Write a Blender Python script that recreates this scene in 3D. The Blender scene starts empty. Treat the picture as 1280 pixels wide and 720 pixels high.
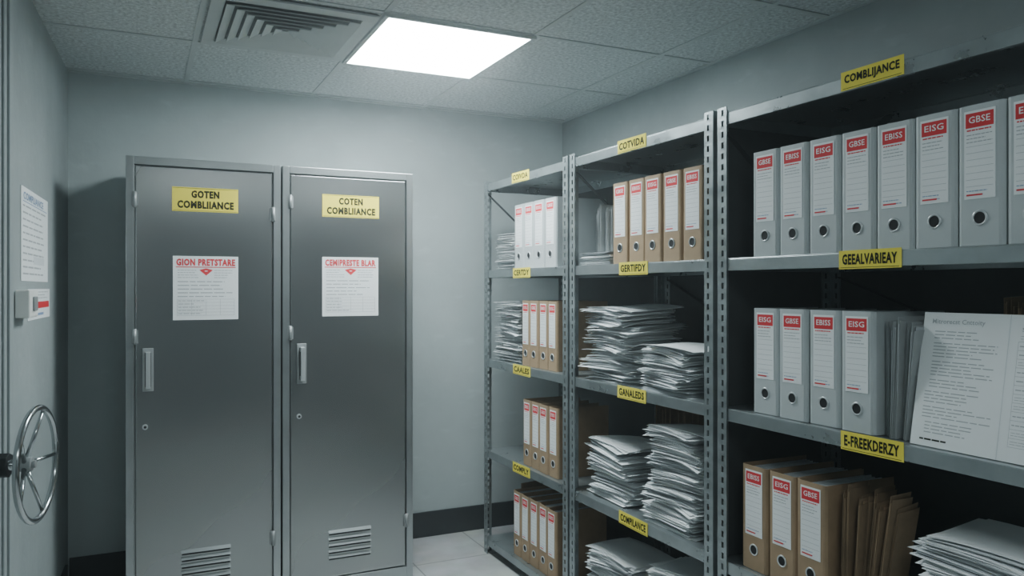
import bpy, bmesh, math, random
from mathutils import Matrix, Vector
random.seed(7)
R = math.radians
H = 1.508          # eye height
CEIL = 2.60
XS = 1.78          # shelving front plane
col = bpy.context.scene.collection

# ------------------------------------------------------------ materials
def mat(name, color, rough=0.6, metal=0.0, nscale=None, namt=0.15, bump=0.0, bscale=40,
        world=False, stretch=(1, 1, 1), rough_var=0.0, spec=0.5, aniso=0.0, scuff=0.0, detail=6):
    m = bpy.data.materials.new(name); m.use_nodes = True
    nt = m.node_tree; b = nt.nodes['Principled BSDF']
    b.inputs['Base Color'].default_value = (*color, 1)
    b.inputs['Roughness'].default_value = rough
    b.inputs['Metallic'].default_value = metal
    b.inputs['Specular IOR Level'].default_value = spec
    if nscale or bump:
        if world:
            src = nt.nodes.new('ShaderNodeNewGeometry').outputs['Position']
        else:
            src = nt.nodes.new('ShaderNodeTexCoord').outputs['Object']
        mp = nt.nodes.new('ShaderNodeMapping'); mp.inputs['Scale'].default_value = stretch
        nt.links.new(src, mp.inputs['Vector'])
    if aniso:
        b.inputs['Anisotropic'].default_value = aniso
        tg = nt.nodes.new('ShaderNodeTangent'); tg.direction_type = 'RADIAL'; tg.axis = 'Z'
        nt.links.new(tg.outputs[0], b.inputs['Tangent'])
    if nscale:
        n = nt.nodes.new('ShaderNodeTexNoise'); n.inputs['Scale'].default_value = nscale
        n.inputs['Detail'].default_value = detail; n.inputs['Roughness'].default_value = 0.6
        nt.links.new(mp.outputs[0], n.inputs['Vector'])
        r = nt.nodes.new('ShaderNodeMapRange')
        r.inputs['From Min'].default_value = 0.3; r.inputs['From Max'].default_value = 0.7
        r.inputs['To Min'].default_value = 1 - namt; r.inputs['To Max'].default_value = 1 + namt
        nt.links.new(n.outputs['Fac'], r.inputs['Value'])
        v = nt.nodes.new('ShaderNodeVectorMath'); v.operation = 'SCALE'
        v.inputs[0].default_value = color
        fac = r.outputs[0]
        if scuff:
            mp2 = nt.nodes.new('ShaderNodeMapping'); mp2.inputs['Rotation'].default_value = (0.7, 0.8, 0.6)
            mp2.inputs['Scale'].default_value = (5, 5, 14)
            nt.links.new(src, mp2.inputs['Vector'])
            n3 = nt.nodes.new('ShaderNodeTexNoise'); n3.inputs['Scale'].default_value = 1.5; n3.inputs['Detail'].default_value = 5
            nt.links.new(mp2.outputs[0], n3.inputs['Vector'])
            r3 = nt.nodes.new('ShaderNodeMapRange')
            r3.inputs['From Min'].default_value = 0.60; r3.inputs['From Max'].default_value = 0.74
            r3.inputs['To Min'].default_value = 1.0; r3.inputs['To Max'].default_value = 1.0 + scuff
            nt.links.new(n3.outputs['Fac'], r3.inputs['Value'])
            mu = nt.nodes.new('ShaderNodeMath'); mu.operation = 'MULTIPLY'
            nt.links.new(fac, mu.inputs[0]); nt.links.new(r3.outputs[0], mu.inputs[1]); fac = mu.outputs[0]
        nt.links.new(fac, v.inputs['Scale'])
        nt.links.new(v.outputs[0], b.inputs['Base Color'])
        if rough_var:
            r2 = nt.nodes.new('ShaderNodeMapRange')
            r2.inputs['From Min'].default_value = 0.3; r2.inputs['From Max'].default_value = 0.7
            r2.inputs['To Min'].default_value = rough - rough_var; r2.inputs['To Max'].default_value = rough + rough_var
            nt.links.new(n.outputs['Fac'], r2.inputs['Value'])
            nt.links.new(r2.outputs[0], b.inputs['Roughness'])
    if bump:
        n2 = nt.nodes.new('ShaderNodeTexNoise'); n2.inputs['Scale'].default_value = bscale
        n2.inputs['Detail'].default_value = min(4, detail)
        nt.links.new(mp.outputs[0] if not aniso else src, n2.inputs['Vector'])
        bp = nt.nodes.new('ShaderNodeBump'); bp.inputs['Strength'].default_value = bump
        bp.inputs['Distance'].default_value = 0.01
        nt.links.new(n2.outputs['Fac'], bp.inputs['Height'])
        nt.links.new(bp.outputs[0], b.inputs['Normal'])
    return m

def emis(name, color, strength):
    m = bpy.data.materials.new(name); m.use_nodes = True
    b = m.node_tree.nodes['Principled BSDF']
    b.inputs['Base Color'].default_value = (0.9, 0.95, 0.95, 1)
    b.inputs['Emission Color'].default_value = (*color, 1)
    b.inputs['Emission Strength'].default_value = strength
    return m

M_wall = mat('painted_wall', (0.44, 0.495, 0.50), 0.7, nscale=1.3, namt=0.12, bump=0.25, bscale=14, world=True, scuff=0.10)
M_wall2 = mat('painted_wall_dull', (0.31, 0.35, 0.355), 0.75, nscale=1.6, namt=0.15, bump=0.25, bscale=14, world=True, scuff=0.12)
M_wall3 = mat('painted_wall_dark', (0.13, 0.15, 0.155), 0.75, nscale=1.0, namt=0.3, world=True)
M_trimdark = mat('baseboard_vinyl', (0.035, 0.042, 0.045), 0.5, nscale=5, namt=0.2, world=True)
M_grid = mat('ceiling_grid', (0.46, 0.50, 0.50), 0.5, nscale=4, namt=0.08, world=True)
M_steel = mat('locker_steel', (0.38, 0.395, 0.395), 0.27, 0.95, nscale=1.2, namt=0.06, bump=0.12, bscale=1.3, rough_var=0.04, aniso=0.6, stretch=(1, 1, 0.7), detail=1.5)
M_steelD = mat('locker_frame_steel', (0.42, 0.45, 0.455), 0.30, 0.9, nscale=4, namt=0.1)
M_slat = mat('louvre_steel', (0.34, 0.36, 0.365), 0.5, 0.5, nscale=8, namt=0.1)
M_chrome = mat('chrome', (0.50, 0.53, 0.54), 0.16, 1.0, nscale=8, namt=0.05)
M_pull = mat('polished_handle', (0.62, 0.65, 0.66), 0.3, 0.6, nscale=8, namt=0.05)
M_galv = mat('galvanised_steel', (0.34, 0.38, 0.39), 0.36, 0.7, nscale=14, namt=0.2, rough_var=0.08)
M_galv2 = mat('shelf_edge_steel', (0.35, 0.39, 0.40), 0.31, 0.72, nscale=9, namt=0.14, rough_var=0.06)
M_dark = mat('dark_metal', (0.03, 0.034, 0.036), 0.5, 0.4, nscale=9, namt=0.2)
M_black = mat('black_void', (0.008, 0.009, 0.01), 0.8, nscale=9, namt=0.1)
M_ventin = mat('vent_inside', (0.22, 0.24, 0.24), 0.8, nscale=9, namt=0.1)
M_shade = mat('shelf_shade_dark', (0.060, 0.068, 0.070), 0.6, 0.2, nscale=4, namt=0.25)  # dark colour standing in for the shade inside the shelving
M_paper = mat('paper_white', (0.86, 0.89, 0.90), 0.8, nscale=5, namt=0.03)
M_paper2 = mat('paper_grey', (0.68, 0.72, 0.74), 0.8, nscale=5, namt=0.06)
M_paper3 = mat('paper_dull_grey', (0.46, 0.49, 0.51), 0.85, nscale=5, namt=0.06)  # darker grey paper, its own tone, for pile sheets and folder pages
M_gbind = mat('binder_grey', (0.50, 0.54, 0.55), 0.55, nscale=12, namt=0.05, bump=0.05, bscale=300)
M_bbind = mat('binder_kraft', (0.36, 0.25, 0.15), 0.75, nscale=14, namt=0.12, bump=0.08, bscale=200)
M_bfold = mat('folder_kraft', (0.25, 0.175, 0.105), 0.8, nscale=9, namt=0.25)
M_gfold = mat('folder_grey', (0.36, 0.385, 0.39), 0.75, nscale=9, namt=0.15)
M_yel = mat('label_yellow', (0.88, 0.75, 0.10), 0.75, nscale=10, namt=0.05, spec=0.15)
M_ink = mat('ink_black', (0.022, 0.024, 0.015), 0.85, nscale=10, namt=0.05, spec=0.1)
M_grey = mat('ink_grey', (0.42, 0.45, 0.47), 0.7, nscale=10, namt=0.05)
M_red = mat('ink_red', (0.70, 0.045, 0.055), 0.7, nscale=10, namt=0.05, spec=0.2)
M_blue = mat('ink_blue', (0.22, 0.32, 0.5), 0.6, nscale=10, namt=0.05)
M_plast = mat('switch_plastic', (0.88, 0.89, 0.86), 0.4, nscale=10, namt=0.03)
M_lamp = emis('lamp_diffuser', (0.86, 0.98, 1.0), 40)
M_fill = emis('added_fill_glow', (0.86, 0.98, 1.0), 13)  # glow of the added fill panels

M_ceil = mat('acoustic_tile', (0.52, 0.56, 0.56), 0.9, nscale=65, namt=0.36, bump=0.5, bscale=90, world=True)
M_floor = bpy.data.materials.new('floor_tiles'); M_floor.use_nodes = True
nt = M_floor.node_tree; b = nt.nodes['Principled BSDF']
g = nt.nodes.new('ShaderNodeNewGeometry'); bk = nt.nodes.new('ShaderNodeTexBrick')
bk.offset = 0.0; bk.inputs['Scale'].default_value = 1.0
bk.inputs['Color1'].default_value = (0.52, 0.56, 0.56, 1); bk.inputs['Color2'].default_value = (0.44, 0.48, 0.48, 1)
bk.inputs['Mortar'].default_value = (0.20, 0.23, 0.23, 1)
bk.inputs['Mortar Size'].default_value = 0.004
bk.inputs['Brick Width'].default_value = 0.45; bk.inputs['Row Height'].default_value = 0.45
nt.links.new(g.outputs['Position'], bk.inputs['Vector'])
nz = nt.nodes.new('ShaderNodeTexNoise'); nz.inputs['Scale'].default_value = 5; nz.inputs['Detail'].default_value = 8
nt.links.new(g.outputs['Position'], nz.inputs['Vector'])
mx = nt.nodes.new('ShaderNodeMix'); mx.data_type = 'RGBA'; mx.blend_type = 'OVERLAY'
mx.inputs[0].default_value = 0.6
nt.links.new(bk.outputs['Color'], mx.inputs[6]); nt.links.new(nz.outputs['Color'], mx.inputs[7])
hs = nt.nodes.new('ShaderNodeHueSaturation'); hs.inputs['Saturation'].default_value = 0.2
nt.links.new(mx.outputs[2], hs.inputs['Color']); nt.links.new(hs.outputs[0], b.inputs['Base Color'])
b.inputs['Roughness'].default_value = 0.35

# ------------------------------------------------------------ mesh helpers
def box(bm, x0, x1, y0, y1, z0, z1, mi=0, M=None):
    vs = [Vector((x, y, z)) for z in (z0, z1) for y in (y0, y1) for x in (x0, x1)]
    if M: vs = [M @ v for v in vs]
    v = [bm.verts.new(p) for p in vs]
    for f in ((0, 2, 3, 1), (4, 5, 7, 6), (0, 1, 5, 4), (2, 6, 7, 3), (0, 4, 6, 2), (1, 3, 7, 5)):
        bm.faces.new([v[i] for i in f]).material_index = mi

def cyl(bm, r, length, M, mi=0, seg=24, r2=None):
    res = bmesh.ops.create_cone(bm, cap_ends=True, segments=seg, radius1=r, radius2=r if r2 is None else r2,
                                depth=length, matrix=M)
    fs = set()
    for v in res['verts']:
        for f in v.link_faces: fs.add(f)
    for f in fs:
        f.material_index = mi
        if len(f.verts) == 4: f.smooth = True

def torus(bm, Rr, r, M, mi=0, n=48, k=12):
    rings = []
    for i in range(n):
        a = 2 * math.pi * i / n
        ring = []
        for j in range(k):
            t = 2 * math.pi * j / k
            ring.append(bm.verts.new(M @ Vector(((Rr + r * math.cos(t)) * math.cos(a), (Rr + r * math.cos(t)) * math.sin(a), r * math.sin(t)))))
        rings.append(ring)
    for i in range(n):
        for j in range(k):
            f = bm.faces.new((rings[i][j], rings[(i + 1) % n][j], rings[(i + 1) % n][(j + 1) % k], rings[i][(j + 1) % k]))
            f.smooth = True; f.material_index = mi

def finish(bm, name, mats):
    me = bpy.data.meshes.new(name)
    bmesh.ops.recalc_face_normals(bm, faces=bm.faces)
    bm.to_mesh(me); bm.free()
    for m in mats: me.materials.append(m)
    return me

def obj(name, data, parent=None, loc=(0, 0, 0), rot=(0, 0, 0), bevel=0, solid=0):
    o = bpy.data.objects.new(name, data); col.objects.link(o)
    o.location = loc; o.rotation_euler = rot
    if parent: o.parent = parent
    if solid:
        s = o.modifiers.new('Solidify', 'SOLIDIFY'); s.thickness = solid; s.offset = 0
    if bevel:
        m = o.modifiers.new('Bevel', 'BEVEL'); m.width = bevel; m.segments = 2; m.limit_method = 'ANGLE'
    return o

def thing(name, label, category, loc, rot=(0, 0, 0), group=None, data=None):
    o = obj(name, data, None, loc, rot)
    o['label'] = label; o['category'] = category
    if group: o['group'] = group
    return o

def copy_thing(src, loc, rot=None, **props):
    n = src.copy(); col.objects.link(n); n.location = loc
    if rot is not None: n.rotation_euler = rot
    for k, v in props.items(): n[k] = v
    kids = [c for c in src.children]
    for c in kids:
        cc = c.copy(); cc.parent = n; col.objects.link(cc)
        for g2 in c.children:
            gg = g2.copy(); gg.parent = cc; col.objects.link(gg)
    return n

# text -------------------------------------------------------
_tc = {}
def glyphs(s, bold=0.0):
    if (s, bold) not in _tc:
        cu = bpy.data.curves.new('t', 'FONT'); cu.body = s; cu.resolution_u = 2; cu.offset = bold
        cu.space_character = 1.0 + bold * 2.5
        o = bpy.data.objects.new('t', cu); col.objects.link(o)
        bpy.context.view_layer.update()
        dg = bpy.context.evaluated_depsgraph_get()
        me = bpy.data.meshes.new_from_object(o.evaluated_get(dg))
        vs = [v.co.copy() for v in me.vertices]; fs = [tuple(p.vertices) for p in me.polygons]
        bpy.data.objects.remove(o); bpy.data.curves.remove(cu); bpy.data.meshes.remove(me)
        _tc[(s, bold)] = (vs, fs)
    return _tc[(s, bold)]

INK = [M_paper, M_red, M_ink, M_grey, M_yel, M_blue, M_plast, M_paper2]
PAPER, RED, BLK, GRY, YEL, BLU, PLA, PAP2 = range(8)
class Art:
    """flat printed thing: x right, y up, z to the viewer"""
    def __init__(s): s.bm = bmesh.new()
    def base(s, x0, y0, x1, y1, mi, t=0.0012):
        box(s.bm, x0, x1, y0, y1, 0, t, mi); s.t = t
    def rect(s, x0, y0, x1, y1, mi, layer=1):
        z = s.t + 0.0003 * layer
        v = [s.bm.verts.new(p) for p in ((x0, y0, z), (x1, y0, z), (x1, y1, z), (x0, y1, z))]
        s.bm.faces.new(v).material_index = mi
    def tri(s, pts, mi, layer=1):
        z = s.t + 0.0003 * layer
        s.bm.faces.new([s.bm.verts.new((p[0], p[1], z)) for p in pts]).material_index = mi
    def text(s, st, x0, y0, x1, y1, mi, layer=2, bold=0.03):
        vs, fs = glyphs(st, bold)
        if not vs: return
        ax = min(v.x for v in vs); bx = max(v.x for v in vs); ay = min(v.y for v in vs); by = max(v.y for v in vs)
        z = s.t + 0.0003 * layer
        nv = [s.bm.verts.new((x0 + (v.x - ax) / (bx - ax) * (x1 - x0), y0 + (v.y - ay) / (by - ay) * (y1 - y0), z)) for v in vs]
        for f in fs:
            try: s.bm.faces.new([nv[i] for i in f]).material_index = mi
            except ValueError: pass
    def lines(s, x0, y0, x1, y1, n, mi=GRY, th=0.25, ragged=0.4, words=True):
        p = (y1 - y0) / n
        for i in range(n):
            y = y1 - p * (i + 0.5); x = x0; xe = x1 - random.random() * ragged * (x1 - x0)
            while x < xe:
                w = (x1 - x0) * random.uniform(0.08, 0.22) if words else xe - x
                s.rect(x, y - p * th / 2, min(x + w, xe), y + p * th / 2, mi)
                x += w + (x1 - x0) * 0.025
    def mesh(s, name):
        me = bpy.data.meshes.new(name); s.bm.to_mesh(me); s.bm.free()
        for m in INK: me.materials.append(m)
        return me

# ------------------------------------------------------------ room shell
def struct(name, bm, mats, **kw):
    o = obj(name, finish(bm, name, mats), **kw); o['kind'] = 'structure'; return o
YB = 4.5; XR = 2.514; YF = -1.3
def lwx(y): return -0.516 + 0.042 * y
LA = math.atan(0.042)

bm = bmesh.new(); box(bm, -1.0, XR + 0.1, YF - 0.1, YB + 0.1, -0.1, 0); struct('floor', bm, [M_floor])
bm = bmesh.new(); box(bm, -1.0, XR + 0.1, YB, YB + 0.1, 0, CEIL); struct('wall_back', bm, [M_wall])
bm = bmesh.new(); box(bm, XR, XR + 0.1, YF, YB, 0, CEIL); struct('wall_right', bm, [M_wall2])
bm = bmesh.new(); box(bm, -1.0, XR + 0.1, YF - 0.1, YF, 0, CEIL); struct('wall_front', bm, [M_wall3])
bm = bmesh.new()
v = [bm.verts.new(p) for z in (0, CEIL) for p in ((lwx(YF), YF, z), (lwx(YB), YB, z), (lwx(YB) - 0.1, YB, z), (lwx(YF) - 0.1, YF, z))]
for f in ((0, 1, 2, 3), (7, 6, 5, 4), (0, 4, 5, 1), (1, 5, 6, 2), (2, 6, 7, 3), (3, 7, 4, 0)): bm.faces.new([v[i] for i in f])
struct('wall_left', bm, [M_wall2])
bm = bmesh.new(); box(bm, -1.0, XR + 0.1, YF - 0.1, YB + 0.1, CEIL, CEIL + 0.1, 0)
for x in (-0.46, 0.22, 0.88, 1.54, 2.20):
    box(bm, x - 0.012, x + 0.012, YF, YB, CEIL - 0.004, CEIL + 0.001, 1)
for y in (-0.6, 0.12, 0.84, 1.56, 2.28, 3.0, 3.72, 4.44):
    box(bm, -0.45, XR, y - 0.012, y + 0.012, CEIL - 0.0045, CEIL + 0.001, 1)
box(bm, -0.45, XR, YB - 0.025, YB, CEIL - 0.006, CEIL, 1)
box(bm, XR - 0.025, XR, YF, YB, CEIL - 0.006, CEIL, 1)
struct('ceiling', bm, [M_ceil, M_grid])
bm = bmesh.new(); box(bm, -0.32, XR, YB - 0.012, YB, 0.0, 0.15); struct('baseboard_back', bm, [M_trimdark])
bm = bmesh.new(); box(bm, XR - 0.012, XR, YF, YB - 0.012, 0.0, 0.15); struct('baseboard_right', bm, [M_trimdark])
bm = bmesh.new(); box(bm, 0, 0.012, -2.6, 2.6, 0, 0.15); struct('baseboard_left', bm, [M_trimdark], loc=(lwx(1.8), 1.8, 0), rot=(0, 0, -LA))
bm = bmesh.new(); box(bm, 0, 0.016, -0.03, 0.03, 0.15, CEIL); box(bm, 0, 0.008, -0.07, 0.07, 0.15, CEIL)
struct('trim_1', bm, [M_wall2], loc=(lwx(2.98), 2.98, 0), rot=(0, 0, -LA), bevel=0.003)

# ------------------------------------------------------------ ceiling lamp, added fill panels and vent
def lamp(loc, w, d, m, label):  # builds the ceiling lamp and also the added fill panels
    t = thing('ceiling_light_panel', label, 'ceiling light', loc)
    bm = bmesh.new()
    for a in ((-w/2, w/2, -d/2, -d/2 + 0.018), (-w/2, w/2, d/2 - 0.018, d/2), (-w/2, -w/2 + 0.018, -d/2 + 0.018, d/2 - 0.018), (w/2 - 0.018, w/2, -d/2 + 0.018, d/2 - 0.018)):
        box(bm, *a, 0, 0.012)
    obj('lamp_frame', finish(bm, 'lamp_frame', [M_grid]), t)
    bm = bmesh.new(); box(bm, -w/2 + 0.018, w/2 - 0.018, -d/2 + 0.018, d/2 - 0.018, 0.003, 0.011)
    obj('lamp_diffuser', finish(bm, 'lamp_diffuser', [m]), t)
lamp((1.21, 3.36, CEIL - 0.0175), 0.67, 0.735, M_lamp, 'bright white square fluorescent ceiling panel set in tiles')
lamp((0.55, -0.24, CEIL - 0.0175), 0.65, 0.71, M_fill, 'added white fill panel on the ceiling, out of view')  # added unseen panel, brightens locker tops and binder fronts
lamp((1.87, -0.24, CEIL - 0.0175), 0.65, 0.71, M_fill, 'added white fill panel on the ceiling, out of view')  # second added panel, likewise out of view

t = thing('air_vent', 'square grey metal ceiling diffuser with nested louvres', 'vent', (0.55, 3.36, CEIL - 0.012))
bm = bmesh.new(); w = 0.31
box(bm, -w, w, -w - 0.02, w + 0.02, 0.004, 0.007, 1)
for a in ((-w, w, -w - 0.02, -w + 0.045), (-w, w, w - 0.045, w + 0.02), (-w, -w + 0.05, -w + 0.045, w - 0.045), (w - 0.05, w, -w + 0.045, w - 0.045)):
    box(bm, *a, -0.004, 0.004, 0)
obj('vent_frame', finish(bm, 'vent_frame', [M_grid, M_ventin]), t, bevel=0.0015)
for i in range(6):
    bm = bmesh.new()
    ro = 0.256 - i * 0.042; ri = ro - 0.034
    zi, zo = -0.014, 0.000
    A = [(-ro, -ro, zi), (ro, -ro, zi), (ro, ro, zi), (-ro, ro, zi)]
    B = [(-ri, -ri, zo), (ri, -ri, zo), (ri, ri, zo), (-ri, ri, zo)]
    va = [bm.verts.new(p) for p in A]; vb = [bm.verts.new(p) for p in B]
    for k in range(4): bm.faces.new((va[k], va[(k+1) % 4], vb[(k+1) % 4], vb[k]))
    obj('vent_louvre', finish(bm, 'vent_louvre', [M_grid]), t, solid=0.003)

# ------------------------------------------------------------ steel lockers
def locker(x0, x1, hinges, lab):
    w = x1 - x0; d = 0.55; ht = H + 0.595; yf = 3.9
    t = thing('steel_locker', lab, 'locker', ((x0 + x1) / 2, yf + d / 2, 0))
    hw = w / 2; fy = -d / 2
    bm = bmesh.new()
    fr = 0.034
    box(bm, -hw, hw, fy + 0.03, d/2, 0, ht)
    box(bm, -hw, -hw + fr, fy, fy + 0.03, 0, ht)
    box(bm, hw - fr, hw, fy, fy + 0.03, 0, ht)
    box(bm, -hw + fr, hw - fr, fy, fy + 0.03, ht - 0.036, ht)
    box(bm, -hw + fr, hw - fr, fy, fy + 0.03, 0, 0.06)
    obj('body', finish(bm, 'body', [M_steelD]), t, bevel=0.002)
    dw = hw - fr - 0.005; z0 = 0.065; z1 = ht - 0.041
    bm = bmesh.new()
    box(bm, -dw, dw, fy + 0.006, fy + 0.026, z0, z1)
    door = obj('door', finish(bm, 'door', [M_steel]), t, bevel=0.004)
    bm = bmesh.new(); hx = -hw + 0.091
    zc = H - 0.371
    box(bm, hx - 0.023, hx + 0.023, fy - 0.004, fy + 0.006, zc - 0.098, zc + 0.098, 2)
    box(bm, hx - 0.013, hx + 0.013, fy - 0.0055, fy + 0.001, zc - 0.078, zc + 0.078, 1)
    box(bm, hx - 0.010, hx + 0.010, fy - 0.038, fy - 0.026, zc - 0.082, zc + 0.082, 0)
    box(bm, hx - 0.010, hx + 0.010, fy - 0.028, fy - 0.003, zc + 0.060, zc + 0.082, 0)
    box(bm, hx - 0.010, hx + 0.010, fy - 0.028, fy - 0.003, zc - 0.082, zc - 0.060, 0)
    h = obj('handle', finish(bm, 'handle', [M_pull, M_dark, M_slat]), door, bevel=0.002); h['label'] = 'chrome pull handle on backing plate'
    bm = bmesh.new(); Mx = Matrix.Translation((hx - 0.012, fy + 0.002, H - 0.63)) @ Matrix.Rotation(R(90), 4, 'X')
    cyl(bm, 0.012, 0.010, Mx, 0)
    cyl(bm, 0.006, 0.012, Mx, 1)
    obj('lock', finish(bm, 'lock', [M_pull, M_black]), door)
    bm = bmesh.new()
    for i in range(5):
        z = H - 1.225 - i * 0.031
        box(bm, -0.105, 0.105, fy + 0.004, fy + 0.0065, z - 0.010, z + 0.006, 1)
        vs = [(-0.108, fy + 0.006, z + 0.014), (0.108, fy + 0.006, z + 0.014), (0.108, fy - 0.004, z + 0.0), (-0.108, fy - 0.004, z + 0.0)]
        f = bm.faces.new([bm.verts.new(p) for p in vs]); f.material_index = 0
        for sx in (-0.108, 0.108):
            bm.faces.new([bm.verts.new(p) for p in ((sx, fy + 0.006, z + 0.014), (sx, fy - 0.004, z + 0.0), (sx, fy + 0.006, z + 0.0))])
    obj('vent_louvre', finish(bm, 'vent_louvre', [M_steelD, M_black]), door)
    for (side, z) in hinges:
        bm = bmesh.new(); s = -1 if side == 'l' else 1
        X = s * (hw - fr - 0.002)
        cyl(bm, 0.008, 0.07, Matrix.Translation((X, fy - 0.004, z)), 0)
        box(bm, X - 0.014, X + 0.014, fy - 0.003, fy + 0.006, z - 0.03, z + 0.03)
        obj('hinge', finish(bm, 'hinge', [M_slat]), t)
locker(-0.058, 0.617, [('l', H + 0.40), ('l', H - 0.22), ('r', H + 0.355), ('r', 0.3)], 'tall brushed steel locker beside the painted wall')
locker(0.6255, 1.287, [('l', H - 0.22), ('l', H + 0.42), ('r', 0.3)], 'tall brushed steel locker beside the open floor')

def front_art(name, art, label, cat, x, z, y=3.9, group=None, rot=(R(90), 0, 0)):
    return thing(name, label, cat, (x, y, z), rot, group, art.mesh(name))
for (xc, t1, t2) in ((0.277, 'GOTEN', 'COMBLIIANCE'), (0.962, 'COTEN', 'COMBLIIANCE')):
    a = Art(); a.base(-0.144, -0.056, 0.144, 0.056, YEL)
    a.rect(-0.140, 0.051, 0.140, 0.0525, BLK); a.rect(-0.140, -0.0525, 0.140, -0.051, BLK)
    a.text(t1, -0.062, 0.007, 0.060, 0.042, BLK, bold=0.05)
    a.text(t2, -0.122, -0.042, 0.124, -0.006, BLK, bold=0.05)
    front_art('warning_label', a, 'yellow label with black capital lettering on locker door', 'label', xc, H + 0.411, 3.9045, group='yellow labels on the lockers')
for (xc, t1, zc) in ((0.279, 'GION PRETSTARE', 0.0), (0.96, 'CEMIPRESTE BLAR', 0.007)):
    a = Art(); hw, hh = 0.1425, 0.148
    a.base(-hw, -hh, hw, hh, PAPER)
    a.text(t1, -hw + 0.014, hh - 0.045, hw - 0.014, hh - 0.012, RED, bold=0.05)
    a.rect(-hw + 0.012, hh - 0.053, hw - 0.012, hh - 0.049, RED)
    a.tri([(-0.030, hh - 0.064), (0, hh - 0.090), (0.030, hh - 0.064), (0, hh - 0.056)], RED)
    a.rect(-0.006, hh - 0.071, 0.006, hh - 0.067, PAPER, 3)
    a.lines(-hw + 0.02, hh - 0.105, -0.03, hh - 0.060, 4)
    a.lines(0.035, hh - 0.105, hw - 0.02, hh - 0.060, 4)
    a.lines(-hw + 0.02, -hh + 0.10, hw - 0.02, hh - 0.11, 5)
    for k in range(6):
        y = -hh + 0.02 + k * 0.015
        a.rect(-hw + 0.018, y, hw - 0.018, y + 0.0011, GRY)
    for k in range(5):
        x = -hw + 0.018 + k * (2 * hw - 0.036) / 4
        a.rect(x - 0.0005, -hh + 0.02, x + 0.0006, -hh + 0.096, GRY)
    a.lines(-hw + 0.022, -hh + 0.022, 0.0, -hh + 0.096, 5, ragged=0.5)
    front_art('notice_paper', a, 'white printed notice with red heading taped to locker', 'notice', xc, H + zc, 3.9045, group='notices on the lockers')

# ------------------------------------------------------------ left wall items
def left_art(name, art, label, cat, y, z):
    return thing(name, label, cat, (lwx(y) + 0.001, y, z), (R(90), 0, R(90) - LA), None, art.mesh(name))
a = Art(); a.base(-0.30, -0.165, 0.30, 0.175, PAPER)
a.text('COMPLIANCE', -0.26, 0.13, 0.18, 0.158, BLU)
a.lines(-0.27, -0.15, 0.27, 0.12, 11, ragged=0.3); a.rect(-0.27, 0.122, 0.27, 0.125, BLU)
a.rect(-0.05, -0.10, 0.20, -0.07, PAP2, 2)
left_art('wall_poster', a, 'white printed poster with rows of small text on wall', 'poster', 3.53, H + 0.19)
a = Art(); a.base(-0.26, -0.062, 0.26, 0.056, PAPER)
a.rect(-0.12, -0.020, 0.24, 0.006, RED); a.rect(-0.06, -0.048, 0.1, -0.038, BLU); a.lines(-0.1, 0.015, 0.22, 0.05, 3)
left_art('wall_notice', a, 'small white notice with red line below the poster', 'notice', 3.62, H - 0.060)
t = thing('light_switch', 'off-white plastic switch box on painted wall', 'light switch', (lwx(3.20) + 0.001, 3.20, H - 0.055), (0, 0, R(90) - LA))
bm = bmesh.new(); box(bm, -0.085, 0.085, -0.045, 0, -0.048, 0.048); obj('switch_box', finish(bm, 'switch_box', [M_plast]), t, bevel=0.005)
bm = bmesh.new(); box(bm, -0.03, 0.03, -0.053, -0.045, -0.025, 0.025); obj('rocker', finish(bm, 'rocker', [M_slat]), t, bevel=0.003)

# hand wheel
wc = Vector((-0.274, 2.68, H - 0.519)); a_w = R(12)
n = Vector((math.cos(a_w), -math.sin(a_w), 0))
rotw = (0, R(90), -a_w)   # local z -> n
L = (wc.x - lwx(2.71)) / n.x - 0.010
t = thing('hand_wheel', 'round chrome spoked hand wheel on a dark wall bracket', 'hand wheel', wc, rotw)
bm = bmesh.new(); torus(bm, 0.164, 0.0095, Matrix.Identity(4)); obj('rim', finish(bm, 'rim', [M_chrome]), t)
for k in range(5):
    bm = bmesh.new(); ang = k * 2 * math.pi / 5 + 0.3
    p0 = Vector((0.014 * math.cos(ang), 0.014 * math.sin(ang), -0.03)); p1 = Vector((0.162 * math.cos(ang), 0.162 * math.sin(ang), 0))
    d = p1 - p0; M = Matrix.Translation((p0 + p1) / 2) @ d.to_track_quat('Z', 'Y').to_matrix().to_4x4()
    cyl(bm, 0.007, d.length, M, r2=0.005, seg=12); obj('spoke', finish(bm, 'spoke', [M_chrome]), t)
bm = bmesh.new(); cyl(bm, 0.021, 0.036, Matrix.Translation((0, 0, -0.03))); cyl(bm, 0.011, 0.012, Matrix.Translation((0, 0, -0.008)))
obj('hub', finish(bm, 'hub', [M_slat]), t, bevel=0.002)
bm = bmesh.new(); cyl(bm, 0.015, L - 0.045, Matrix.Translation((0, 0, -0.045 - (L - 0.045) / 2)))
obj('shaft', finish(bm, 'shaft', [M_chrome]), t)
bm = bmesh.new(); cyl(bm, 0.036, 0.05, Matrix.Translation((0, 0, -L + 0.025)), seg=8)
obj('bracket', finish(bm, 'bracket', [M_dark]), t, bevel=0.003)

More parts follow.
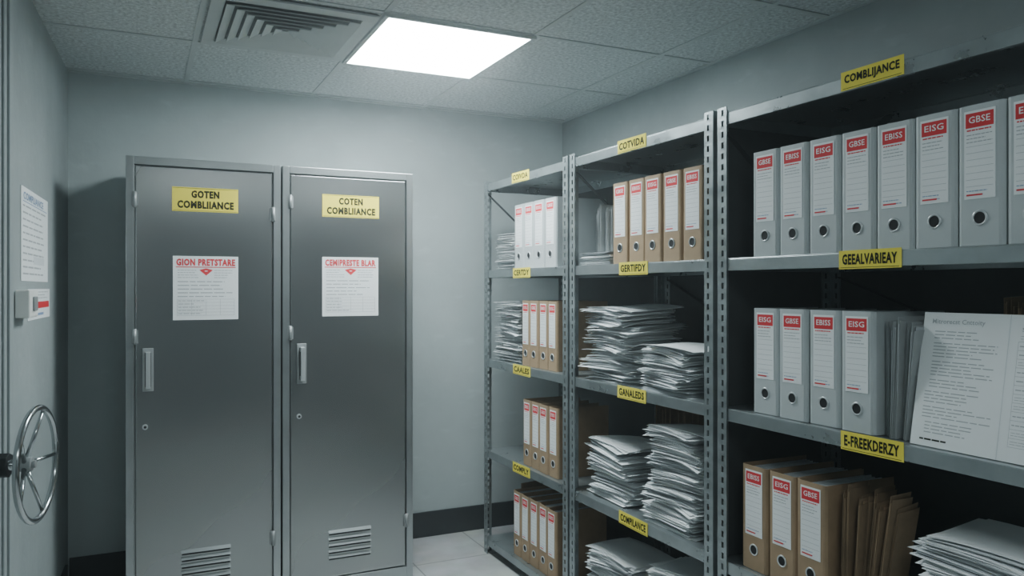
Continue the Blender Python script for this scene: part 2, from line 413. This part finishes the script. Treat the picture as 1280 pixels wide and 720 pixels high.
# ------------------------------------------------------------ shelving
LEV = [H + 0.592, H + 0.10, H - 0.405, H - 0.92, H - 1.42]
SD = 0.53
def strip(bm, wd, z1, M, pitch=0.036, sw=0.011, sh=0.020):
    nC = int(z1 / pitch); p = z1 / nC
    for i in range(nC):
        z0 = i * p
        O = [(0, z0), (wd, z0), (wd, z0 + p), (0, z0 + p)]
        cx = wd * 0.55; cz = z0 + p / 2
        I = [(cx - sw/2, cz - sh/2), (cx + sw/2, cz - sh/2), (cx + sw/2, cz + sh/2), (cx - sw/2, cz + sh/2)]
        vo = [bm.verts.new(M @ Vector((a, 0, b_))) for a, b_ in O]; vi = [bm.verts.new(M @ Vector((a, 0, b_))) for a, b_ in I]
        for k in range(4): bm.faces.new((vo[k], vo[(k+1) % 4], vi[(k+1) % 4], vi[k]))
bm = bmesh.new(); PW = 0.045
strip(bm, PW, 2.118, Matrix.Identity(4)); strip(bm, PW, 2.118, Matrix.Rotation(R(90), 4, 'Z'))
bmesh.ops.remove_doubles(bm, verts=bm.verts, dist=1e-5)
ME_post = finish(bm, 'post', [M_galv])
def shelving(y0, y1, lab, brace_far=False, end_shade=False):
    Lg = y1 - y0
    t = thing('shelving_unit', lab, 'shelving unit', (XS, y0, 0), (0, 0, 0), 'steel shelving units along the wall')
    for (x, y, r) in ((0, 0, 0), (0, Lg, -90), (SD, 0, 90), (SD, Lg, 180)):
        obj('post', ME_post, t, (x, y, 0), (0, 0, R(r)), solid=0.003)
    for z in LEV:
        bm = bmesh.new(); e = 0.003
        box(bm, e, SD - e, e, Lg - e, z - 0.003, z, 0)
        lh = 0.042
        box(bm, e, e + 0.003, e, Lg - e, z - lh, z - 0.003, 0)
        box(bm, e + 0.003, e + 0.015, e, Lg - e, z - lh, z - lh + 0.003, 0)
        box(bm, SD - e - 0.003, SD - e, e, Lg - e, z - lh, z - 0.003, 0)
        box(bm, e + 0.003, SD - e - 0.003, e, e + 0.003, z - lh, z - 0.003, 0)
        box(bm, e + 0.003, SD - e - 0.003, Lg - e - 0.003, Lg - e, z - lh, z - 0.003, 0)
        obj('shelf', finish(bm, 'shelf', [M_galv2]), t, bevel=0.0012)
    bm = bmesh.new(); box(bm, SD + 0.004, SD + 0.007, 0.0, Lg, 0.05, 2.10)  # added dark sheet, puts the shade behind the shelves into colour
    obj('back_shade_sheet', finish(bm, 'back_shade_sheet', [M_shade]), t)
    if end_shade:
        bm = bmesh.new(); box(bm, 0.012, SD, Lg + 0.003, Lg + 0.005, 0.05, 2.10)  # added dark sheet in place of the shaded view through the open end
        obj('end_shade_sheet', finish(bm, 'end_shade_sheet', [M_shade]), t)
    def brace(p0, p1, nm='cross_brace'):
        bm = bmesh.new(); p0 = Vector(p0); p1 = Vector(p1); d = p1 - p0
        M = Matrix.Translation((p0 + p1) / 2) @ d.to_track_quat('Z', 'X').to_matrix().to_4x4()
        box(bm, -0.0015, 0.0015, -0.011, 0.011, -d.length/2, d.length/2, 0, M)
        obj(nm, finish(bm, nm, [M_dark]), t)
    y = Lg + 0.003 if brace_far else Lg - 0.007
    brace((0.03, y, LEV[0] - 0.06), (SD - 0.03, y, LEV[1] + 0.03))
    if not brace_far: brace((SD - 0.012, Lg - 0.05, LEV[1] - 0.06), (SD - 0.012, 0.05, LEV[2] + 0.05))
    return t
shelving(3.135, 4.10, 'grey slotted-angle steel shelving unit beside the end wall', True)
shelving(2.125, 3.115, 'grey slotted-angle steel shelving unit holding piles of paper')
shelving(0.90, 2.100, 'grey slotted-angle steel shelving unit holding grey binders and a document', end_shade=True)

tags = {1.49: ['COMBLIJANCE', 'GEEALVARIEAY', 'E-FREEKDERZY', 'COMPLIANCE'],
        2.62: ['COTVIDA', 'GERTIFDY', 'GANALEDS', 'COMPILANCE'],
        3.63: ['COIVDA', 'CERTDY', 'CAALES', 'COMPLY']}
for yc, lst in tags.items():
    for i, s in enumerate(lst):
        a = Art(); hw = 0.10
        a.base(-hw, -0.026, hw, 0.026, YEL)
        a.text(s, -hw + 0.012, -0.014, hw - 0.012, 0.016, BLK, bold=0.035)
        a.rect(-hw + 0.006, -0.0225, hw - 0.006, -0.0212, BLK)
        z = LEV[i] - 0.021 + (0.008 if i == 0 else 0)
        thing('shelf_tag', 'yellow shelf tag with black lettering on shelf edge', 'label', (XS + 0.0025, yc + random.uniform(-.01, .01), z),
              (R(90), R(random.uniform(-1, 1)), R(-90)), 'yellow tags on shelf edges', a.mesh('shelf_tag'))

# ------------------------------------------------------------ binders
BH = 0.338; BD = 0.285
WORDS = ['EBISS', 'GBSE', 'EISG']
def make_binder(cov, W, kindlab, var, cat='binder'):
    t = thing('lever_arch_binder', kindlab, cat, (0, 0, 0))
    hw = W / 2
    bm = bmesh.new(); tk = 0.003
    prof = [(-hw, BD), (-hw, 0.008), (-hw + 0.004, 0.002), (-hw + 0.010, 0), (hw - 0.010, 0), (hw - 0.004, 0.002), (hw, 0.008), (hw, BD)]
    lo = [bm.verts.new((x, y, 0.0)) for x, y in prof]; hi = [bm.verts.new((x, y, BH)) for x, y in prof]
    for k in range(len(prof) - 1):
        bm.faces.new((lo[k], lo[k+1], hi[k+1], hi[k]))
    c = obj('cover', finish(bm, 'cover', [cov]), t)
    s = c.modifiers.new('Solidify', 'SOLIDIFY'); s.thickness = tk; s.offset = 0
    bm = bmesh.new(); box(bm, -hw + 0.005, hw - 0.012, 0.035, BD - 0.01, 0.012, BH - 0.02)
    for i in range(7):
        x = -hw + 0.006 + i * (W - 0.02) / 7
        box(bm, x, x + 0.004, 0.033, BD - 0.006, 0.010, BH - 0.018 + random.uniform(0, 0.008))
    obj('page_block', finish(bm, 'page_block', [M_paper2]), t)
    a = Art(); lw = W * 0.345; zt = BH - 0.014; zb = BH * 0.33
    a.base(-lw, zb, lw, zt, PAPER, 0.0008)
    a.rect(-lw + 0.004, zt - 0.041, lw - 0.004, zt - 0.006, RED)
    a.text(WORDS[var], -lw + 0.012, zt - 0.030, lw - 0.012, zt - 0.014, PAPER, bold=0.012)
    a.lines(-lw + 0.007, zt - 0.051, lw - 0.009, zt - 0.043, 1, RED, th=0.4, ragged=0.1)
    a.lines(-lw + 0.006, zt - 0.080, lw - 0.006, zt - 0.054, 3, GRY, ragged=0.3)
    for k in range(7):
        y = zb + 0.03 + k * 0.016
        a.rect(-lw + 0.005, y, lw - 0.005, y + 0.0009, GRY)
    a.lines(-lw + 0.006, zb + 0.006, lw - 0.014, zb + 0.024, 2, BLU, ragged=0.3)
    a.rect(-lw + 0.006, zb + 0.008, lw * 0.2, zb + 0.012, RED, 2)
    obj('spine_label', a.mesh('spine_label'), t, (0, -0.002, 0), (R(90), 0, 0))
    bm = bmesh.new(); Mx = Matrix.Translation((0, -0.002, BH * 0.195)) @ Matrix.Rotation(R(90), 4, 'X')
    torus(bm, 0.0165, 0.0026, Mx, 0, 28, 8)
    cyl(bm, 0.0155, 0.0012, Mx, 1)
    obj('finger_hole', finish(bm, 'finger_hole', [M_pull, M_black]), t)
    return t
first = {}
def binder(kind, W, xf, y, lev, lab, group, var=0):
    key = (kind, round(W, 3), var)
    loc = (xf, y, LEV[lev] + 0.0018); rot = (0, 0, R(-90) + R(random.uniform(-0.35, 0.35)))
    if key not in first:
        first[key] = make_binder(M_gbind if kind == 'g' else M_bbind, W, lab, var)
        o = first[key]; o.location = loc; o.rotation_euler = rot; o['label'] = lab; o['group'] = group
    else:
        o = copy_thing(first[key], loc, rot, label=lab, group=group)
    return o
def row(kind, y_hi, y_lo, nB, lev, lab, group, xf=1.805):
    p = (y_hi - y_lo) / nB; W = round(p - 0.007, 3)
    for i in range(nB):
        binder(kind, W, xf + random.uniform(0, 0.007), y_hi - p * (i + 0.5), lev, lab, group, (i * 2 + lev) % 3)
row('g', 1.965, 1.965 - 0.118 * 8, 8, 1, 'grey lever arch binder with red-headed white spine label', 'grey binders on the upper shelf')
row('g', 1.965, 1.965 - 0.118 * 4, 4, 2, 'grey lever arch binder with red-headed label, standing beside grey folders', 'grey binders on the middle shelf')
row('b', 2.012, 2.012 - 0.118 * 3, 3, 3, 'brown kraft binder with white spine label beside brown folders', 'brown binders on the lower shelf')
row('b', 2.805, 2.805 - 0.118 * 5, 5, 1, 'brown kraft binder with white spine label beside small paper pile', 'brown binders on the upper shelf')
row('g', 3.765, 3.765 - 0.118 * 4, 4, 1, 'pale grey binder with red-headed label beside paper pile', 'pale binders on the far upper shelf')
row('b', 3.675, 3.675 - 0.097 * 4, 4, 2, 'brown kraft binder with white spine label next to paper pile', 'brown binders on the far middle shelf')
row('b', 3.665, 3.665 - 0.097 * 4, 4, 3, 'brown kraft binder with white spine label on lower shelf', 'brown binders on the far lower shelf')
row('b', 3.775, 3.775 - 0.097 * 5, 5, 4, 'brown kraft binder with white spine label on bottom shelf', 'brown binders on the far bottom shelf')

# ------------------------------------------------------------ folders
def folder_mesh(w, h, m, seed):
    random.seed(seed)
    bm = bmesh.new()
    for (x0, dh, lean) in ((-0.003, 0.0, -0.001), (0.002, -0.012, 0.001)):
        dd = random.uniform(0, .014)
        v = [bm.verts.new(p) for p in ((x0, 0, 0), (x0, w, 0), (x0 + lean, w, h + dh), (x0 + lean, 0, h + dh - dd))]
        bm.faces.new(v).material_index = 0
    for k in range(2):
        x = -0.0015 + k * 0.002
        v = [bm.verts.new(p) for p in ((x, 0.006, 0.004), (x, w - 0.01, 0.004), (x, w - 0.01, h - 0.02), (x, 0.006 + random.uniform(-.012, .006), h - 0.02 + random.uniform(-.01, .01)))]
        bm.faces.new(v).material_index = 1
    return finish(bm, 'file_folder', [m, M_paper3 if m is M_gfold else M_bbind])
def fan(m, y_hi, y_lo, nF, lev, xf, lab, group, h=0.33, lean0=-2, lean1=6, w=0.26, dz=0.0, jit=0.03, hv=0.02):
    ms = [folder_mesh(w, h - random.uniform(0, hv), m, s) for s in range(5)]
    for i in range(nF):
        f = i / max(1, nF - 1)
        o = thing('file_folder', lab, 'folder', (xf + random.uniform(0, jit), y_hi + (y_lo - y_hi) * f, LEV[lev] + 0.002 + dz),
                  (0, R(lean0 + (lean1 - lean0) * f), R(-90 + random.uniform(-.5, .5))), group, ms[i % 5])
        s = o.modifiers.new('Solidify', 'SOLIDIFY'); s.thickness = 0.001; s.offset = 0
fan(M_gfold, 1.478, 1.412, 8, 2, 1.812, 'thin grey card folder standing upright beside grey binders', 'grey folders beside the grey binders', lean0=0, lean1=5, w=0.22)
fan(M_bfold, 1.645, 1.515, 16, 3, 1.815, 'thin brown kraft folder standing upright, slightly splayed', 'brown folders beside the brown binders', lean0=0, lean1=10, h=0.36, w=0.08, jit=0.05, hv=0.04)
fan(M_gfold, 3.055, 2.83, 15, 1, 1.86, 'thin grey folder standing on a low paper pile', 'grey folders on the low paper pile', h=0.215, lean0=0, lean1=1.5, w=0.2, dz=0.062)
fan(M_bfold, 3.00, 2.70, 10, 3, 2.15, 'brown kraft folder standing behind a paper pile', 'brown folders behind the paper piles', h=0.40, lean0=0, lean1=1, w=0.1)
fan(M_bfold, 3.86, 3.80, 4, 4, 1.88, 'brown kraft folder standing beside bottom shelf binders', 'brown folders beside bottom binders', h=0.36, lean0=-3, lean1=-1)
fan(M_bfold, 1.22, 1.17, 4, 2, 1.93, 'tall brown kraft folder standing behind the printed document', 'brown folders behind the document', h=0.395, lean0=0, lean1=1, w=0.25, jit=0.01)

# ------------------------------------------------------------ paper piles
def pile(x0, x1, y0, y1, lev, h, lab, seed, messy=1.0):
    random.seed(seed)
    bm = bmesh.new(); cx, cy = (x0 + x1) / 2, (y0 + y1) / 2
    hx, hy = (x1 - x0) / 2, (y1 - y0) / 2
    z = 0.0005; NX, NY = 6, 7
    c1 = c2 = c3 = 0.0; tx = ty = 0.0
    dx = dy = 0.0; ang = 0.0
    while z < h:
        tk = random.choice((0.0005, 0.0008, 0.001, 0.0015, 0.0025))
        f = min(1, z / 0.08) * min(1.0, messy + 0.2)
        c1 = max(-0.006, min(0.003, c1 + random.uniform(-.001, .001))) * f
        c2 = max(-0.008, min(0.004, c2 + random.uniform(-.0013, .001))) * f
        c3 = max(-0.005, min(0.005, c3 + random.uniform(-.001, .001))) * f
        tx = max(-0.006, min(0.006, tx + random.uniform(-.0008, .0008))) * f
        ty = max(-0.007, min(0.007, ty + random.uniform(-.001, .001))) * f
        if random.random() < 0.13 or z > h - 0.006:
            dx = random.uniform(-.020, .016) * messy; dy = random.uniform(-.026, .026) * messy; ang = R(random.uniform(-12, 12)) * messy
        ax = dx + random.uniform(-.009, .009) * messy; ay = dy + random.uniform(-.012, .012) * messy; aa = ang + R(random.uniform(-4, 4)) * messy
        sc = random.uniform(0.84, 0.98)
        ca, sa = math.cos(aa), math.sin(aa)
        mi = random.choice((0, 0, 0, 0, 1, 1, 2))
        flop = random.choice((0, 0, 0, 1, -1)) * random.uniform(0.004, 0.020) * f
        def P(i, j, zz):
            u = -1 + 2 * i / (NX - 1); v = -1 + 2 * j / (NY - 1)
            X = u * hx * sc; Y = v * hy * sc
            w = c1 * u * u + c2 * v * v + c3 * u * v + tx * u + ty * v - abs(flop) * max(0, -u) ** 3 * max(0, v * (1 if flop > 0 else -1)) ** 2
            return (ca * X - sa * Y + ax, sa * X + ca * Y + ay, max(0.0003, zz + w))
        top = [[bm.verts.new(P(i, j, z + tk)) for j in range(NY)] for i in range(NX)]
        bot = [[bm.verts.new(P(i, j, z)) for j in range(NY)] for i in range(NX)]
        fs = []
        for i in range(NX - 1):
            for j in range(NY - 1):
                fs.append(bm.faces.new((top[i][j], top[i+1][j], top[i+1][j+1], top[i][j+1])))
                fs.append(bm.faces.new((bot[i][j], bot[i][j+1], bot[i+1][j+1], bot[i+1][j])))
        for i in range(NX - 1):
            fs.append(bm.faces.new((bot[i][0], bot[i+1][0], top[i+1][0], top[i][0])))
            fs.append(bm.faces.new((bot[i+1][-1], bot[i][-1], top[i][-1], top[i+1][-1])))
        for j in range(NY - 1):
            fs.append(bm.faces.new((bot[0][j+1], bot[0][j], top[0][j], top[0][j+1])))
            fs.append(bm.faces.new((bot[-1][j], bot[-1][j+1], top[-1][j+1], top[-1][j])))
        for q in fs: q.material_index = mi
        z += tk + random.choice((0.0004, 0.0008, 0.0012, 0.002, 0.0035))
    me = finish(bm, 'paper_pile', [M_paper, M_paper2, M_paper3])
    o = thing('paper_pile', lab, 'pile of papers', (cx, cy, LEV[lev] + 0.0003), data=me); o['kind'] = 'stuff'
    return o
pile(1.82, 2.10, 2.70, 3.06, 2, 0.325, 'tall untidy pile of white paper sheets on shelf', 1)
pile(1.81, 2.02, 2.29, 2.60, 2, 0.185, 'short untidy pile of white papers beside a taller pile', 2)
pile(1.83, 2.10, 2.72, 3.05, 3, 0.245, 'untidy pile of white papers on lower shelf', 3, 0.9)
pile(1.81, 2.01, 2.255, 2.57, 3, 0.385, 'tall messy pile of white papers almost reaching shelf above', 4, 1.0)
pile(1.82, 2.10, 2.70, 3.05, 4, 0.265, 'white paper pile on the bottom shelf', 5, 0.9)
pile(1.82, 2.03, 2.26, 2.57, 4, 0.335, 'taller white paper pile on the bottom shelf', 6, 0.9)
pile(1.80, 2.09, 2.82, 3.075, 1, 0.055, 'low pile of white papers beside brown binders', 8, 0.3)
pile(1.82, 2.10, 3.80, 4.045, 1, 0.20, 'white paper pile beside pale binders on upper shelf', 9, 0.5)
pile(1.82, 2.10, 3.715, 4.04, 2, 0.33, 'tall white paper pile beside brown binders', 10, 0.6)
pile(1.82, 2.12, 1.00, 1.39, 3, 0.29, 'wide untidy pile of white papers under the document shelf', 11)

# ------------------------------------------------------------ large printed document
random.seed(21)
a = Art(); a.base(-0.225, 0, 0.225, 0.345, PAPER, 0.006)
a.rect(0.0, 0.0, 0.002, 0.345, PAP2, 2)
a.text('Mitrorecst Cnttoity', -0.20, 0.312, -0.06, 0.328, GRY, bold=0.01)
a.text('Sntrterst Sle', 0.03, 0.305, 0.11, 0.315, GRY, bold=0.01)
y = 0.30
while y > 0.03:
    k = random.randint(2, 5); hgt = k * 0.0085
    a.lines(-0.20 + random.choice((0, 0.01)), y - hgt, -0.02, y, k, GRY, th=0.28, ragged=0.5)
    y -= hgt + 0.005
for k in range(13):
    yy = 0.035 + k * 0.0205
    a.rect(0.024, yy, 0.205, yy + 0.0008, GRY)
    a.lines(0.028, yy + 0.004, 0.105, yy + 0.016, random.choice((1, 2)), GRY, th=0.2, ragged=0.5)
    a.lines(0.120, yy + 0.006, 0.185, yy + 0.014, 1, GRY, th=0.3, ragged=0.7)
    a.rect(0.193, yy + 0.007, 0.199, yy + 0.013, GRY)
for x in (0.0235, 0.112, 0.188, 0.205): a.rect(x, 0.035, x + 0.0007, 0.281, GRY)
a.lines(-0.20, 0.012, -0.1, 0.024, 1, BLK, th=0.35)
thing('open_document', 'large white two-page printed document leaning upright on shelf', 'document', (1.815, 1.162, LEV[2] + 0.001),
      (R(90 - 10), 0, R(-90)), None, a.mesh('open_document'))

# ------------------------------------------------------------ world, camera
w = bpy.data.worlds.new('World'); bpy.context.scene.world = w; w.use_nodes = True
wn = w.node_tree
wn.nodes['Background'].inputs[0].default_value = (0.02, 0.025, 0.03, 1)
vs = wn.nodes.new('ShaderNodeVolumeScatter'); vs.inputs['Density'].default_value = 0.020
vs.inputs['Color'].default_value = (0.9, 0.97, 1, 1); vs.inputs['Anisotropy'].default_value = 0.6
wn.links.new(vs.outputs[0], wn.nodes['World Output'].inputs['Volume'])
cam = bpy.data.cameras.new('Camera'); cam.lens = 975 / 1280 * 36; cam.sensor_width = 36
co = bpy.data.objects.new('Camera', cam); col.objects.link(co)
co.location = (0, 0, H); co.rotation_euler = (R(90), 0, R(-25.5))
cam.clip_start = 0.02
bpy.context.scene.camera = co
